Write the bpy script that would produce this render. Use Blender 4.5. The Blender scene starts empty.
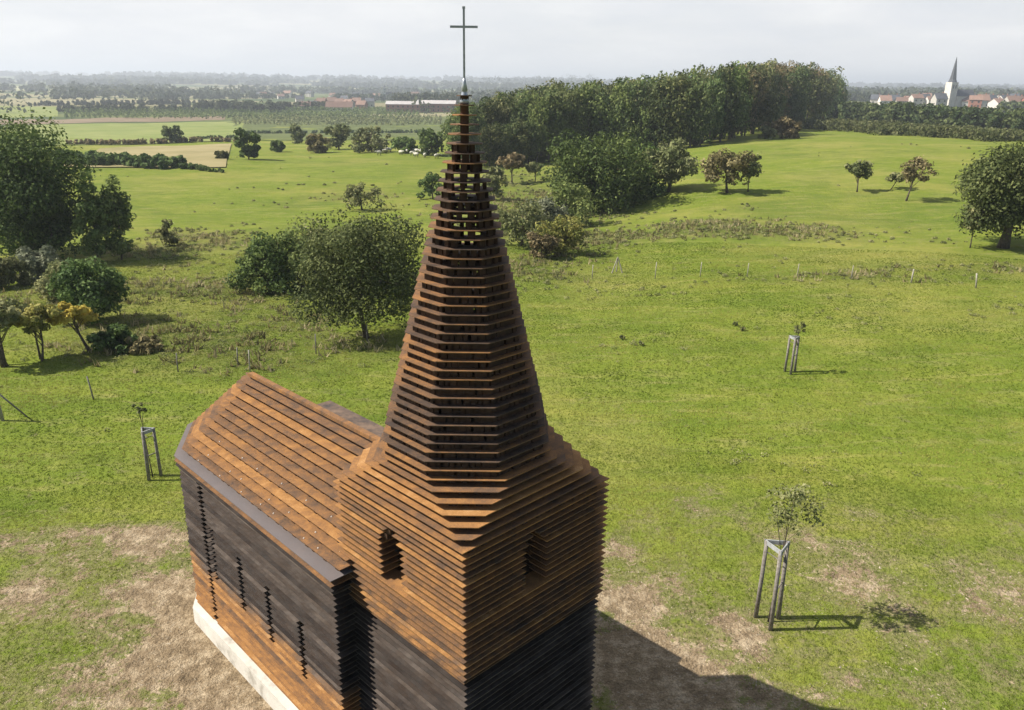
import bpy, math, random
import numpy as np
from mathutils import Vector, Matrix
random.seed(7); RS = np.random.RandomState(11)
R = math.radians
import time; T0 = time.time()
def tick(n): print('TICK', n, round(time.time()-T0, 1))
sc = bpy.context.scene; C = sc.collection
sc.render.resolution_x, sc.render.resolution_y = 1024, 710
vs = sc.view_settings; vs.view_transform = 'Standard'; vs.look = 'None'; vs.gamma = 1; vs.exposure = 0.72

# ------------------------------------------------------------------ camera
CAMH, F, TH, RO = 11.2, 800.0, R(18.8), R(0.7)
cd = bpy.data.cameras.new('camera'); cam = bpy.data.objects.new('camera', cd); C.objects.link(cam)
cd.sensor_width = 36; cd.lens = F/1024*36; cd.clip_start = .1; cd.clip_end = 40000
cam.location = (0, 0, CAMH)
cam.rotation_euler = (Matrix.Rotation(R(90)-TH, 3, 'X') @ Matrix.Rotation(RO, 3, 'Z')).to_euler()
sc.camera = cam

# ------------------------------------------------------------------ numpy noise
_T = RS.rand(256, 256)
def vnoise(x, y):
    xi = np.floor(x).astype(int); yi = np.floor(y).astype(int)
    fx = x-xi; fy = y-yi; fx = fx*fx*(3-2*fx); fy = fy*fy*(3-2*fy)
    a = _T[xi & 255, yi & 255]; b = _T[(xi+1) & 255, yi & 255]
    c = _T[xi & 255, (yi+1) & 255]; d = _T[(xi+1) & 255, (yi+1) & 255]
    return (a*(1-fx)+b*fx)*(1-fy)+(c*(1-fx)+d*fx)*fy
def fbm(x, y, s, o=4):
    r = 0; a = .5; t = 0
    for i in range(o):
        r = r+a*vnoise(x/s+17.3*i, y/s+9.1*i); t += a; s = s/2.03; a *= .55
    return r/t
def ss(a, b, x):
    t = np.clip((x-a)/(b-a), 0, 1); return t*t*(3-2*t)

# ------------------------------------------------------------------ terrain
def terr(x, y):
    x = np.asarray(x, float); y = np.asarray(y, float)
    r = np.hypot(x, y); az = np.degrees(np.arctan2(x, np.maximum(y, 1e-3)))
    wl = 1-ss(4, 15, az); wl = np.where(y < 0, 0, wl)
    z = 0.028*np.clip(x-3, 0, 40)*ss(2, 8, y)
    z = z - wl*(1.2*ss(30, 90, r)+10.5*ss(120, 420, r))
    z = z + 2.2*np.exp(-(((x-62)/45)**2+((y-118)/38)**2)) - (1-wl)*3.5*ss(190, 520, r)
    z = z + (fbm(x, y, 22., 3)-.5)*1.1*ss(24, 60, r) + (fbm(x+90, y, 4.5, 2)-.5)*.16*ss(10, 16, r)*(1-ss(900, 2000, r))
    z = z + wl*(30*ss(1500, 5200, r)) + (1-wl)*10*ss(1800, 6000, r) + (fbm(x, y, 900., 3)-.5)*26*ss(700, 3000, r)
    return z
def tz(x, y): return float(terr(x, y))
def ray(px, py):
    x = (px-512)/F; y = (355-py)/F; c, s = math.cos(RO), math.sin(RO)
    X, Y = x*c-y*s, x*s+y*c
    return Vector((X, math.cos(TH)+Y*math.sin(TH), -math.sin(TH)+Y*math.cos(TH)))
def at(px, py):
    d = ray(px, py); ts = np.geomspace(5, 9000, 5000)
    X = d.x*ts; Y = d.y*ts; Z = CAMH+d.z*ts
    below = np.nonzero(Z <= terr(X, Y))[0]
    i = below[0] if len(below) else len(ts)-1
    return Vector((X[i], Y[i], tz(X[i], Y[i])))
def ztop(p, px, py):          # height above the ground at p seen at picture height py
    d = ray(px, py); t = math.hypot(p.x, p.y)/math.hypot(d.x, d.y)
    return CAMH+d.z*t-p.z
def width(p, dpx):
    d = ray(512, 300); return dpx*(p.y*math.cos(TH)+(CAMH-p.z)*math.sin(TH))/F

# ------------------------------------------------------------------ node helpers
def mat(name):
    m = bpy.data.materials.new(name); m.use_nodes = True; nt = m.node_tree; nt.nodes.clear()
    out = nt.nodes.new('ShaderNodeOutputMaterial'); b = nt.nodes.new('ShaderNodeBsdfPrincipled')
    nt.links.new(b.outputs[0], out.inputs[0]); b.inputs['Specular IOR Level'].default_value = .25
    return m, nt, b, out
def N(nt, t, **k):
    n = nt.nodes.new('ShaderNode'+t)
    for a, v in k.items():
        if a.startswith('i_'): n.inputs[a[2:].replace('_', ' ')].default_value = v
        else: setattr(n, a, v)
    return n
def noise(nt, vec, scale, detail=4, rough=.55, dist=0):
    n = N(nt, 'TexNoise'); n.inputs['Scale'].default_value = scale; n.inputs['Detail'].default_value = detail
    n.inputs['Roughness'].default_value = rough; n.inputs['Distortion'].default_value = dist
    if vec: nt.links.new(vec, n.inputs['Vector'])
    return n.outputs[0]
def ramp(nt, fac, stops):
    n = N(nt, 'ValToRGB'); e = n.color_ramp.elements
    while len(e) < len(stops): e.new(.5)
    for q, (p, c) in zip(e, stops): q.position = p; q.color = (*c, 1) if len(c) == 3 else c
    nt.links.new(fac, n.inputs[0]); return n.outputs[0]
def math_(nt, op, a, b=None, clamp=False):
    n = N(nt, 'Math', operation=op, use_clamp=clamp)
    for i, v in enumerate((a, b)):
        if v is None: continue
        if isinstance(v, (int, float)): n.inputs[i].default_value = v
        else: nt.links.new(v, n.inputs[i])
    return n.outputs[0]
def mixc(nt, fac, a, b, mode='MIX'):
    n = N(nt, 'Mix', data_type='RGBA', blend_type=mode)
    for i, v in ((0, fac), (6, a), (7, b)):
        if isinstance(v, (int, float)): n.inputs[i].default_value = v
        elif isinstance(v, tuple): n.inputs[i].default_value = (*v, 1)
        else: nt.links.new(v, n.inputs[i])
    return n.outputs[2]
def bump(nt, b, h, st, dist=.05):
    n = N(nt, 'Bump'); n.inputs['Strength'].default_value = st; n.inputs['Distance'].default_value = dist
    nt.links.new(h, n.inputs['Height']); nt.links.new(n.outputs[0], b.inputs['Normal'])
def pos(nt): return N(nt, 'NewGeometry').outputs['Position']
def smooth(nt, v, a, b):
    n = N(nt, 'MapRange', interpolation_type='SMOOTHSTEP'); n.inputs[1].default_value = a; n.inputs[2].default_value = b
    nt.links.new(v, n.inputs[0]); return n.outputs[0]

# ground
def mk_ground():
    m, nt, b, o = mat('meadow'); P = pos(nt)
    a = N(nt, 'Attribute', attribute_name='dirt'); d = a.outputs['Fac']
    r_ = N(nt, 'Attribute', attribute_name='rough'); ro = r_.outputs['Fac']
    n1 = noise(nt, P, .06, 5, .6); n2 = noise(nt, P, .9, 6, .65); n3 = noise(nt, P, 11, 4, .7); n4 = noise(nt, P, .28, 4, .6)
    g = ramp(nt, n4, [(.3, (.108, .155, .020)), (.5, (.155, .195, .028)), (.72, (.225, .235, .052))])
    g2 = ramp(nt, n2, [(.3, (.108, .155, .020)), (.55, (.155, .197, .030)), (.75, (.250, .245, .070))])
    g = mixc(nt, .55, g, g2)
    g = mixc(nt, math_(nt, 'MULTIPLY', smooth(nt, n1, .46, .64), .55), g, (.27, .25, .075))
    g = mixc(nt, math_(nt, 'MULTIPLY', smooth(nt, noise(nt, P, .045, 6, .7, 1.0), .50, .66), .55), g, (.095, .135, .024))
    st = N(nt, 'Mapping'); st.inputs['Scale'].default_value = (.35, 1.3, 1); st.inputs['Rotation'].default_value = (0, 0, .25); nt.links.new(P, st.inputs[0])
    n5 = noise(nt, st.outputs[0], 1.1, 7, .72, .6); n6 = noise(nt, st.outputs[0], 5., 5, .7)
    g = mixc(nt, math_(nt, 'MULTIPLY', smooth(nt, n5, .50, .70), .55), g, (.30, .27, .11))
    g = mixc(nt, math_(nt, 'MULTIPLY', smooth(nt, n6, .52, .68), .45), g, (.10, .135, .022))
    n7 = noise(nt, st.outputs[0], .34, 8, .75, .8)
    g = mixc(nt, .8, g, ramp(nt, n7, [(.30, (.66, .72, .6)), (.44, (.93, .97, .85)), (.56, (1.10, 1.06, .95)), (.70, (1.30, 1.16, 1.15))]), 'MULTIPLY')
    vo = N(nt, 'TexVoronoi'); vm = N(nt, 'Mapping'); vm.inputs['Scale'].default_value = (.0045, .0075, .001); nt.links.new(P, vm.inputs[0]); nt.links.new(vm.outputs[0], vo.inputs['Vector']); vo.inputs['Scale'].default_value = 1
    vs_ = N(nt, 'SeparateColor'); nt.links.new(vo.outputs['Color'], vs_.inputs[0])
    fc = ramp(nt, vs_.outputs[0], [(0., (.06, .085, .03)), (.25, (.12, .14, .045)), (.45, (.20, .18, .09)), (.6, (.09, .12, .04)), (.8, (.28, .25, .14)), (1., (.13, .17, .05))]); fc.node.color_ramp.interpolation = 'CONSTANT'
    ln = N(nt, 'VectorMath', operation='LENGTH'); nt.links.new(P, ln.inputs[0]); g = mixc(nt, smooth(nt, ln.outputs['Value'], 420, 520), g, fc)
    rr = ramp(nt, n2, [(.3, (.04, .065, .014)), (.5, (.10, .115, .03)), (.7, (.20, .17, .07))])
    g = mixc(nt, math_(nt, 'MULTIPLY', ro, .75), g, rr)
    g = mixc(nt, math_(nt, 'MULTIPLY', math_(nt, 'SUBTRACT', 1.0, smooth(nt, n3, .25, .5)), .35), g, (.075, .105, .018))
    dc = ramp(nt, noise(nt, P, 2.6, 7, .7), [(.28, (.13, .10, .065)), (.48, (.26, .20, .13)), (.66, (.46, .38, .27))])
    dc2 = ramp(nt, noise(nt, P, 26, 5, .8), [(.3, (.4, .38, .34)), (.6, (1.15, 1.12, 1.08))])
    dc = mixc(nt, 1.0, dc, dc2, 'MULTIPLY')
    k = math_(nt, 'ADD', d, math_(nt, 'ADD', math_(nt, 'MULTIPLY', math_(nt, 'SUBTRACT', noise(nt, P, 1.5, 7, .75, .5), .5), 2.3), math_(nt, 'MULTIPLY', math_(nt, 'SUBTRACT', noise(nt, P, 9, 5, .75), .5), 1.0)))
    g = mixc(nt, math_(nt, 'MULTIPLY', smooth(nt, k, .10, .50), .75), g, ramp(nt, n6, [(.35, (.11, .115, .04)), (.65, (.235, .205, .105))]))
    f = smooth(nt, math_(nt, 'ADD', k, math_(nt, 'MULTIPLY', math_(nt, 'SUBTRACT', noise(nt, P, 4.2, 6, .8, 1.), .5), 1.6)), .58, .80)
    nt.links.new(mixc(nt, f, g, dc), b.inputs['Base Color'])
    b.inputs['Roughness'].default_value = .95; b.inputs['Specular IOR Level'].default_value = .05
    hh = math_(nt, 'ADD', math_(nt, 'MULTIPLY', n3, .6), math_(nt, 'MULTIPLY', noise(nt, P, 2.2, 5, .7), 1.4))
    bump(nt, b, hh, .9, .12)
    return m
M = {'ground': mk_ground()}

def simple(name, stops, scale=3., rough=.85, bmp=0., bs=20., spec=.2, metal=0., obj_rand=0.):
    m, nt, b, o = mat(name); P = N(nt, 'TexCoord').outputs['Object']
    c = ramp(nt, noise(nt, P, scale, 5, .6), stops)
    if obj_rand:
        oi = N(nt, 'ObjectInfo').outputs['Random']; h = N(nt, 'HueSaturation'); nt.links.new(c, h.inputs['Color'])
        nt.links.new(math_(nt, 'ADD', 1-obj_rand/2, math_(nt, 'MULTIPLY', oi, obj_rand)), h.inputs['Value']); c = h.outputs[0]
    nt.links.new(c, b.inputs['Base Color']); b.inputs['Roughness'].default_value = rough
    b.inputs['Specular IOR Level'].default_value = spec; b.inputs['Metallic'].default_value = metal
    if bmp: bump(nt, b, noise(nt, P, bs, 5, .6), bmp, .02)
    M[name] = m; return m
def leafmat(name, c0, c1, c2, scale=.8, var=.35, hue=.012):
    m, nt, b, o = mat(name); P = pos(nt)
    at_ = N(nt, 'Attribute', attribute_name='tone').outputs['Fac']
    c = ramp(nt, math_(nt, 'ADD', math_(nt, 'MULTIPLY', noise(nt, P, scale, 3, .6), .55), math_(nt, 'MULTIPLY', at_, .50)), [(.22, c0), (.5, c1), (.76, c2)])
    oi = N(nt, 'ObjectInfo').outputs['Random']; h = N(nt, 'HueSaturation'); nt.links.new(c, h.inputs['Color'])
    nt.links.new(math_(nt, 'ADD', 1-var/2, math_(nt, 'MULTIPLY', oi, var)), h.inputs['Value'])
    o2 = math_(nt, 'FRACT', math_(nt, 'MULTIPLY', oi, 7.31))
    nt.links.new(math_(nt, 'ADD', .5-hue, math_(nt, 'MULTIPLY', o2, 2*hue)), h.inputs['Hue'])
    b.inputs['Roughness'].default_value = .75; b.inputs['Specular IOR Level'].default_value = .15
    nt.links.new(h.outputs[0], b.inputs['Base Color'])
    tr = N(nt, 'BsdfTranslucent'); nt.links.new(h.outputs[0], tr.inputs[0]); mx = N(nt, 'MixShader'); mx.inputs[0].default_value = .28
    nt.links.new(b.outputs[0], mx.inputs[1]); nt.links.new(tr.outputs[0], mx.inputs[2]); nt.links.new(mx.outputs[0], o.inputs[0])
    M[name] = m; return m
leafmat('leaf_dark', (0.036, 0.061, 0.018), (0.080, 0.124, 0.033), (0.173, 0.226, 0.065))
leafmat('leaf_mid', (0.059, 0.092, 0.023), (0.125, 0.167, 0.047), (0.250, 0.292, 0.092))
leafmat('leaf_olive', (0.075, 0.092, 0.033), (0.159, 0.175, 0.067), (0.316, 0.308, 0.141))
leafmat('leaf_applegreen', (.036, .050, .015), (.080, .100, .032), (.175, .195, .070), .8, .1, .0)
leafmat('leaf_silver', (0.102, 0.123, 0.072), (0.203, 0.225, 0.131), (0.362, 0.377, 0.246))
leafmat('leaf_gold', (.16, .14, .03), (.38, .30, .05), (.58, .47, .10), .8, .2, .0)
leafmat('leaf_yellow_green', (0.102, 0.123, 0.029), (0.246, 0.246, 0.058), (0.464, 0.406, 0.131))
leafmat('leaf_rust', (0.080, 0.072, 0.032), (0.174, 0.145, 0.065), (0.334, 0.268, 0.138))
leafmat('leaf_wood', (0.038, 0.062, 0.019), (0.088, 0.116, 0.038), (0.185, 0.202, 0.073), .12, .85, .03)
leafmat('leaf_far', (.026, .042, .020), (.05, .068, .030), (.10, .11, .05), .02, .3)
leafmat('grass', (.080, .125, .012), (.175, .225, .025), (.34, .335, .08), .7, .0, .0)
leafmat('dry_grass', (.12, .11, .045), (.26, .22, .10), (.42, .36, .2), 1.5, .0, .0)
leafmat('crop', (.05, .065, .02), (.10, .115, .04), (.18, .18, .08), .1, .0, .0)
simple('bark', [(.3, (.05, .038, .027)), (.6, (.13, .105, .08)), (.8, (.2, .17, .14))], 9, .9, .5)
simple('stake_wood', [(.3, (.13, .115, .10)), (.6, (.25, .225, .20)), (.8, (.36, .33, .29))], 14, .85, .4)
simple('pale_wood', [(.3, (.26, .235, .19)), (.7, (.42, .39, .33))], 10, .8, .3)
simple('grey_board', [(.3, (.22, .23, .23)), (.7, (.42, .43, .43))], 8, .6, .2)
simple('concrete', [(.3, (.36, .33, .28)), (.42, (.54, .51, .45)), (.7, (.64, .61, .55))], 2.5, .85, .3, 30)
simple('grey_steel', [(.3, (.06, .05, .045)), (.5, (.12, .085, .065)), (.7, (.19, .13, .09))], 4, .8, .2)
simple('grey_metal', [(.3, (.20, .21, .23)), (.7, (.38, .39, .41))], 12, .45, 0, metal=.5)
simple('lead_cap', [(.3, (.20, .22, .26)), (.7, (.45, .48, .52))], 14, .4, 0, metal=.4)
simple('house_wall', [(.3, (.52, .48, .42)), (.7, (.66, .62, .56))], .3, .9, obj_rand=.5)
simple('red_roof', [(.3, (.19, .12, .09)), (.7, (.27, .17, .13))], .5, .9, obj_rand=.5)
simple('slate_roof', [(.3, (.06, .065, .075)), (.7, (.11, .115, .13))], .5, .7, obj_rand=.3)
simple('brick_wall', [(.3, (.30, .12, .08)), (.7, (.42, .2, .14))], .4, .9, obj_rand=.3)
simple('dark_pane', [(.3, (.03, .035, .04)), (.7, (.06, .065, .07))], 2, .2, spec=.5)
simple('pale_roof', [(.3, (.40, .37, .35)), (.7, (.5, .47, .45))], .2, .6)
simple('wool', [(.3, (.50, .47, .38)), (.7, (.66, .62, .53))], 6, .95)
simple('sheep_skin', [(.3, (.10, .08, .06)), (.7, (.2, .17, .14))], 8, .9)
simple('field_green', [(.3, (.15, .19, .045)), (.5, (.19, .22, .065)), (.8, (.25, .26, .09))], .06, .95, spec=.05)
simple('field_straw', [(.3, (.21, .19, .085)), (.5, (.27, .23, .115)), (.8, (.34, .29, .16))], .08, .95, spec=.05)
simple('field_pale', [(.3, (.27, .27, .13)), (.7, (.36, .35, .19))], .02, .95, spec=.05)
simple('field_orchard', [(.3, (.07, .09, .03)), (.7, (.13, .15, .05))], .1, .95, spec=.05)
simple('brown_soil', [(.3, (.16, .12, .08)), (.7, (.26, .2, .13))], .05, .95, spec=.05)

def mk_rust(name, bias, greyband):
    """weathering steel; the plates came from different batches, so each course has its own tone"""
    m, nt, b, o = mat(name); P = N(nt, 'TexCoord').outputs['Object']
    sep = N(nt, 'SeparateXYZ'); nt.links.new(P, sep.inputs[0]); z = sep.outputs[2]
    lay = math_(nt, 'FLOOR', math_(nt, 'MULTIPLY', math_(nt, 'ADD', z, .03), 10.))
    wn = N(nt, 'TexWhiteNoise', noise_dimensions='1D'); nt.links.new(lay, wn.inputs['W'])
    cmb = N(nt, 'CombineXYZ'); nt.links.new(sep.outputs[0], cmb.inputs[0]); nt.links.new(sep.outputs[1], cmb.inputs[1])
    nt.links.new(math_(nt, 'MULTIPLY', lay, .9), cmb.inputs[2])
    big = noise(nt, cmb.outputs[0], 3.2, 7, .72, .3); fine = noise(nt, P, 55, 6, .85)
    k = math_(nt, 'ADD', math_(nt, 'MULTIPLY', big, .72), math_(nt, 'MULTIPLY', wn.outputs[0], .26))
    k = math_(nt, 'ADD', k, bias)
    k = math_(nt, 'ADD', k, math_(nt, 'MULTIPLY', math_(nt, 'SUBTRACT', fine, .5), .75))
    c = ramp(nt, k, [(.20, (.060, .045, .038)), (.36, (.125, .078, .050)), (.5, (.235, .120, .052)), (.64, (.36, .180, .062)), (.8, (.50, .30, .14))])
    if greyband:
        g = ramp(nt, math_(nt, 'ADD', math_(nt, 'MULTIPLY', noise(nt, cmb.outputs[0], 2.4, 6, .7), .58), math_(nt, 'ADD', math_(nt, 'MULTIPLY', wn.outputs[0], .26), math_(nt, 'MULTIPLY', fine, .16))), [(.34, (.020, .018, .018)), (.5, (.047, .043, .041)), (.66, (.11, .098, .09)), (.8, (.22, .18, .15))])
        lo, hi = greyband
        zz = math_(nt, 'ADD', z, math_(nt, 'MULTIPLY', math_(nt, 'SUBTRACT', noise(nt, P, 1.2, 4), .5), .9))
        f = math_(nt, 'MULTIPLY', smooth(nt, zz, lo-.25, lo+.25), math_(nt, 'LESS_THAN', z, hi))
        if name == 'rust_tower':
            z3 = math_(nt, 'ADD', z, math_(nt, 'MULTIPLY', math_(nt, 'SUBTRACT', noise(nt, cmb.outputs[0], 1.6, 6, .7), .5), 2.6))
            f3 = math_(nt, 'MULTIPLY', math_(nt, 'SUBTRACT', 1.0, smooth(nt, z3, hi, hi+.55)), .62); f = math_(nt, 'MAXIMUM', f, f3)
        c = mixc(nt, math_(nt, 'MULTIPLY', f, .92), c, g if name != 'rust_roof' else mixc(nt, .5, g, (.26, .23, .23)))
    nt.links.new(c, b.inputs['Base Color']); b.inputs['Roughness'].default_value = .75; b.inputs['Specular IOR Level'].default_value = .12
    bump(nt, b, fine, .35, .008); M[name] = m
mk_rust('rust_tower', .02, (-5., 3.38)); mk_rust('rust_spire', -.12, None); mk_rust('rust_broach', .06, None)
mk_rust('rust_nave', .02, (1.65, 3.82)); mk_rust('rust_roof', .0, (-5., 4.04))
simple('rust_gap_shade', [(.3, (.026, .016, .011)), (.7, (.085, .044, .026))], 6, .8, .3)  # spacer rust, darkened so the shade between plates is in its colour
simple('bolt_glint', [(.3, (.5, .46, .4)), (.7, (.62, .58, .52))], 6, .5)  # bolt heads coloured pale to paint in their highlights

# ------------------------------------------------------------------ mesh helpers
class MB:
    def __init__(s): s.v = []; s.f = []; s.m = []
    def box(s, cx, cy, cz, sx, sy, sz, rz=0, mi=0):
        c, q = math.cos(rz), math.sin(rz); n = len(s.v)
        for dz in (-.5, .5):
            for dx, dy in ((-.5, -.5), (.5, -.5), (.5, .5), (-.5, .5)):
                x, y = dx*sx, dy*sy; s.v.append((cx+x*c-y*q, cy+x*q+y*c, cz+dz*sz))
        for f in ((3, 2, 1, 0), (4, 5, 6, 7), (0, 1, 5, 4), (1, 2, 6, 5), (2, 3, 7, 6), (3, 0, 4, 7)):
            s.f.append(tuple(n+i for i in f)); s.m.append(mi)
    def prism(s, pts, z0, z1, mi=0):
        n = len(s.v); k = len(pts)
        s.v += [(x, y, z0) for x, y in pts]+[(x, y, z1) for x, y in pts]
        s.f.append(tuple(n+i for i in reversed(range(k)))); s.f.append(tuple(n+k+i for i in range(k))); s.m += [mi, mi]
        for i in range(k): j = (i+1) % k; s.f.append((n+i, n+j, n+k+j, n+k+i)); s.m.append(mi)
    def tube(s, pts, rad, seg=7, mi=0, cap=True):
        pts = [Vector(p) for p in pts]; n0 = len(s.v)
        for i, p in enumerate(pts):
            d = (pts[min(i+1, len(pts)-1)]-pts[max(i-1, 0)]); d = d.normalized() if d.length > 1e-9 else Vector((0, 0, 1))
            a = d.cross(Vector((0, 1, 0)) if abs(d.y) < .9 else Vector((1, 0, 0))).normalized(); b_ = d.cross(a)
            for k in range(seg):
                t = 2*math.pi*k/seg; q = p+(a*math.cos(t)+b_*math.sin(t))*rad[i]; s.v.append(tuple(q))
        for i in range(len(pts)-1):
            for k in range(seg):
                a0 = n0+i*seg+k; a1 = n0+i*seg+(k+1) % seg; s.f.append((a0, a0+seg, a1+seg, a1)); s.m.append(mi)
        if cap:
            s.f.append(tuple(n0+k for k in range(seg))); s.f.append(tuple(n0+(len(pts)-1)*seg+k for k in reversed(range(seg)))); s.m += [mi, mi]
    def quad(s, a, b, c, d, mi=0):
        n = len(s.v); s.v += [tuple(a), tuple(b), tuple(c), tuple(d)]; s.f.append((n, n+1, n+2, n+3)); s.m.append(mi)
    def build(s, name, mats, parent=None, smooth=False):
        me = bpy.data.meshes.new(name); me.from_pydata(s.v, [], s.f)
        for m in (mats if isinstance(mats, (list, tuple)) else [mats]): me.materials.append(M[m])
        me.polygons.foreach_set('material_index', s.m)
        if smooth: me.polygons.foreach_set('use_smooth', [True]*len(s.f))
        me.update(); o = bpy.data.objects.new(name, me); C.objects.link(o)
        if parent: o.parent = parent
        return o
def tag(o, label=None, cat=None, group=None, kind=None):
    if label: o['label'] = label
    if cat: o['category'] = cat
    if group: o['group'] = group
    if kind: o['kind'] = kind
    return o
def empty(name, loc, rz=0):
    o = bpy.data.objects.new(name, None); C.objects.link(o); o.location = loc; o.rotation_euler = (0, 0, rz); o.empty_display_size = .3
    return o
def quads_mesh(name, V, material, tone=None, parent=None, nv=4):
    """V: (n,nv,3) array -> mesh of n faces"""
    n = V.shape[0]; me = bpy.data.meshes.new(name)
    me.vertices.add(n*nv); me.vertices.foreach_set('co', V.reshape(-1).astype('f'))
    me.loops.add(n*nv); me.loops.foreach_set('vertex_index', np.arange(n*nv, dtype='i'))
    me.polygons.add(n); me.polygons.foreach_set('loop_start', np.arange(0, n*nv, nv, dtype='i'))
    if tone is not None:
        a = me.attributes.new('tone', 'FLOAT', 'POINT'); a.data.foreach_set('value', np.repeat(tone, nv).astype('f'))
    me.materials.append(M[material]); me.update(calc_edges=True)
    o = bpy.data.objects.new(name, me); C.objects.link(o)
    if parent: o.parent = parent
    return o

def leaves(centers, radii, n, size, rs, flat=.8, up=.35):
    """n leaf faces spread over the skins of many small clumps"""
    k = rs.choice(len(centers), n, p=radii**2/np.sum(radii**2))
    d = rs.normal(size=(n, 3)); d /= np.linalg.norm(d, axis=1)[:, None]
    rr = radii[k]*(.45+.6*rs.rand(n)**.6)
    p = centers[k]+d*rr[:, None]*np.array([1, 1, flat])
    nn = d+rs.normal(size=(n, 3))*.55+np.array([0, 0, up]); nn /= np.linalg.norm(nn, axis=1)[:, None]
    a = np.cross(nn, rs.normal(size=(n, 3))); a /= np.linalg.norm(a, axis=1)[:, None]; b = np.cross(nn, a)
    s = (size*(.6+.8*rs.rand(n)))[:, None]
    V = np.stack([p-a*s*.62, p-b*s*.36+nn*s*.12, p+a*s*.62, p+b*s*.36+nn*s*.12], 1)
    tone = np.clip(.5+.22*rs.normal(size=n)+(rs.rand(len(centers))[k]-.5)*.7, 0, 1)
    return V, tone

def crown_pts(H, W, rs, kind, n):
    """clump centres for a crown of height H, width W; base of the crown is at its own z0"""
    P = []; rad = []
    lob = rs.rand(4)*6.28
    while len(P) < n:
        x, y, z = rs.uniform(-1, 1, 3); q = math.sqrt(x*x+y*y+z*z)
        if kind == 'round':
            th = math.atan2(y, x); lim = 1.0+.24*math.sin(3*th+lob[0]+z)+.18*math.sin(5*th+lob[1]+2.5*z)+.16*math.sin(5*z+lob[2]+th)
            if q > lim*.9 or q < .38*rs.rand(): continue
            if z < -.75: continue
            P.append((x*W/2*.86, y*W/2*.86, z)); rad.append(.09+.19*rs.rand()**1.5)
        elif kind == 'column':
            if math.hypot(x, y) > (1-.85*max(0, z)**1.5)*(1-.3*max(0, -z))*(1+.25*math.sin(9*z+lob[0]+2*math.atan2(y, x))) or rs.rand() < .15: continue
            P.append((x*W/2*.8, y*W/2*.8, z)); rad.append(.15+.12*rs.rand())
        elif kind == 'dome':
            if z < -.95 or math.hypot(x, y)**2+max(0, z)**2 > .95*(1+.32*math.sin(lob[0]+3*math.atan2(y, x)+2*z)+.2*math.sin(lob[1]+7*math.atan2(y, x))): continue
            if z < 0 and rs.rand() < .3: continue
            P.append((x*W/2*.88, y*W/2*.88, z)); rad.append(.10+.19*rs.rand()**1.4)
        elif kind == 'flat':
            if abs(z) > .75*(1-.6*(x*x+y*y)) or math.hypot(x, y) > 1: continue
            P.append((x*W/2*.9, y*W/2*.9, z)); rad.append(.10+.10*rs.rand())
    return np.array(P), np.array(rad)

def make_tree(H, W, kind='round', leaf='leaf_mid', nl=5000, size=.15, base=.25, clumps=70, seed=0, trunk=None, lean=(0, 0), name='broadleaf_tree', stems=1, bare=0, parent=None):
    rs = np.random.RandomState(seed+5)
    root = parent or empty(name, (0, 0, 0))
    z0 = H*base; ch = (H-z0)/2; zc = z0+ch
    P, rad = crown_pts(H, W, rs, kind, clumps)
    Cn = P.copy(); Cn[:, 2] = zc+P[:, 2]*ch*.88
    Cn[:, 0] += lean[0]*Cn[:, 2]/H; Cn[:, 1] += lean[1]*Cn[:, 2]/H
    rr = rad*(W*.5+(min(ch, W*.7) if kind == 'column' else ch))*.68
    V, tone = leaves(Cn, rr, nl, size, rs)
    V[:, :, 2] = np.maximum(V[:, :, 2], .03)
    quads_mesh('crown', V, leaf, tone, root)
    tr = trunk or max(.03, W*.028)
    mb = MB()
    for st in range(stems):
        ox, oy = (0, 0) if stems == 1 else rs.uniform(-1, 1, 2)*W*.1
        pts = []; rad_ = []; kx, ky = rs.uniform(-.06, .06, 2)*H*(.12 if name == 'young_tree' else 1)
        top = zc+ch*.45
        for i in range(6):
            t = i/5; pts.append((ox+lean[0]*t*top/H+kx*math.sin(t*3), oy+lean[1]*t*top/H+ky*math.sin(t*2.4), -.08+(top+.08)*t)); rad_.append(tr*(1.25-.25*min(1, t*6))*(1-.78*t))
        mb.tube(pts, rad_, 8)
        for j in range(9+bare):
            c = Cn[rs.randint(len(Cn))]; t = .28+.5*rs.rand() if base < .5 else .5+.4*rs.rand()
            i = t*5; a = Vector(pts[int(i)]).lerp(Vector(pts[min(5, int(i)+1)]), i-int(i))
            e = Vector(c)
            if e.z < a.z*.8: continue
            m_ = a.lerp(e, .5)+Vector((0, 0, .06*H*rs.rand()))
            r0 = tr*(1-.78*t)*.55; mb.tube([a, m_, e], [r0, r0*.6, r0*.2], 5)
    mb.build('trunk', 'bark', root, True)
    return root
def copy_tree(o):
    c = o.copy(); C.objects.link(c)
    for ch in o.children:
        d = ch.copy(); C.objects.link(d); d.parent = c
    return c

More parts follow.
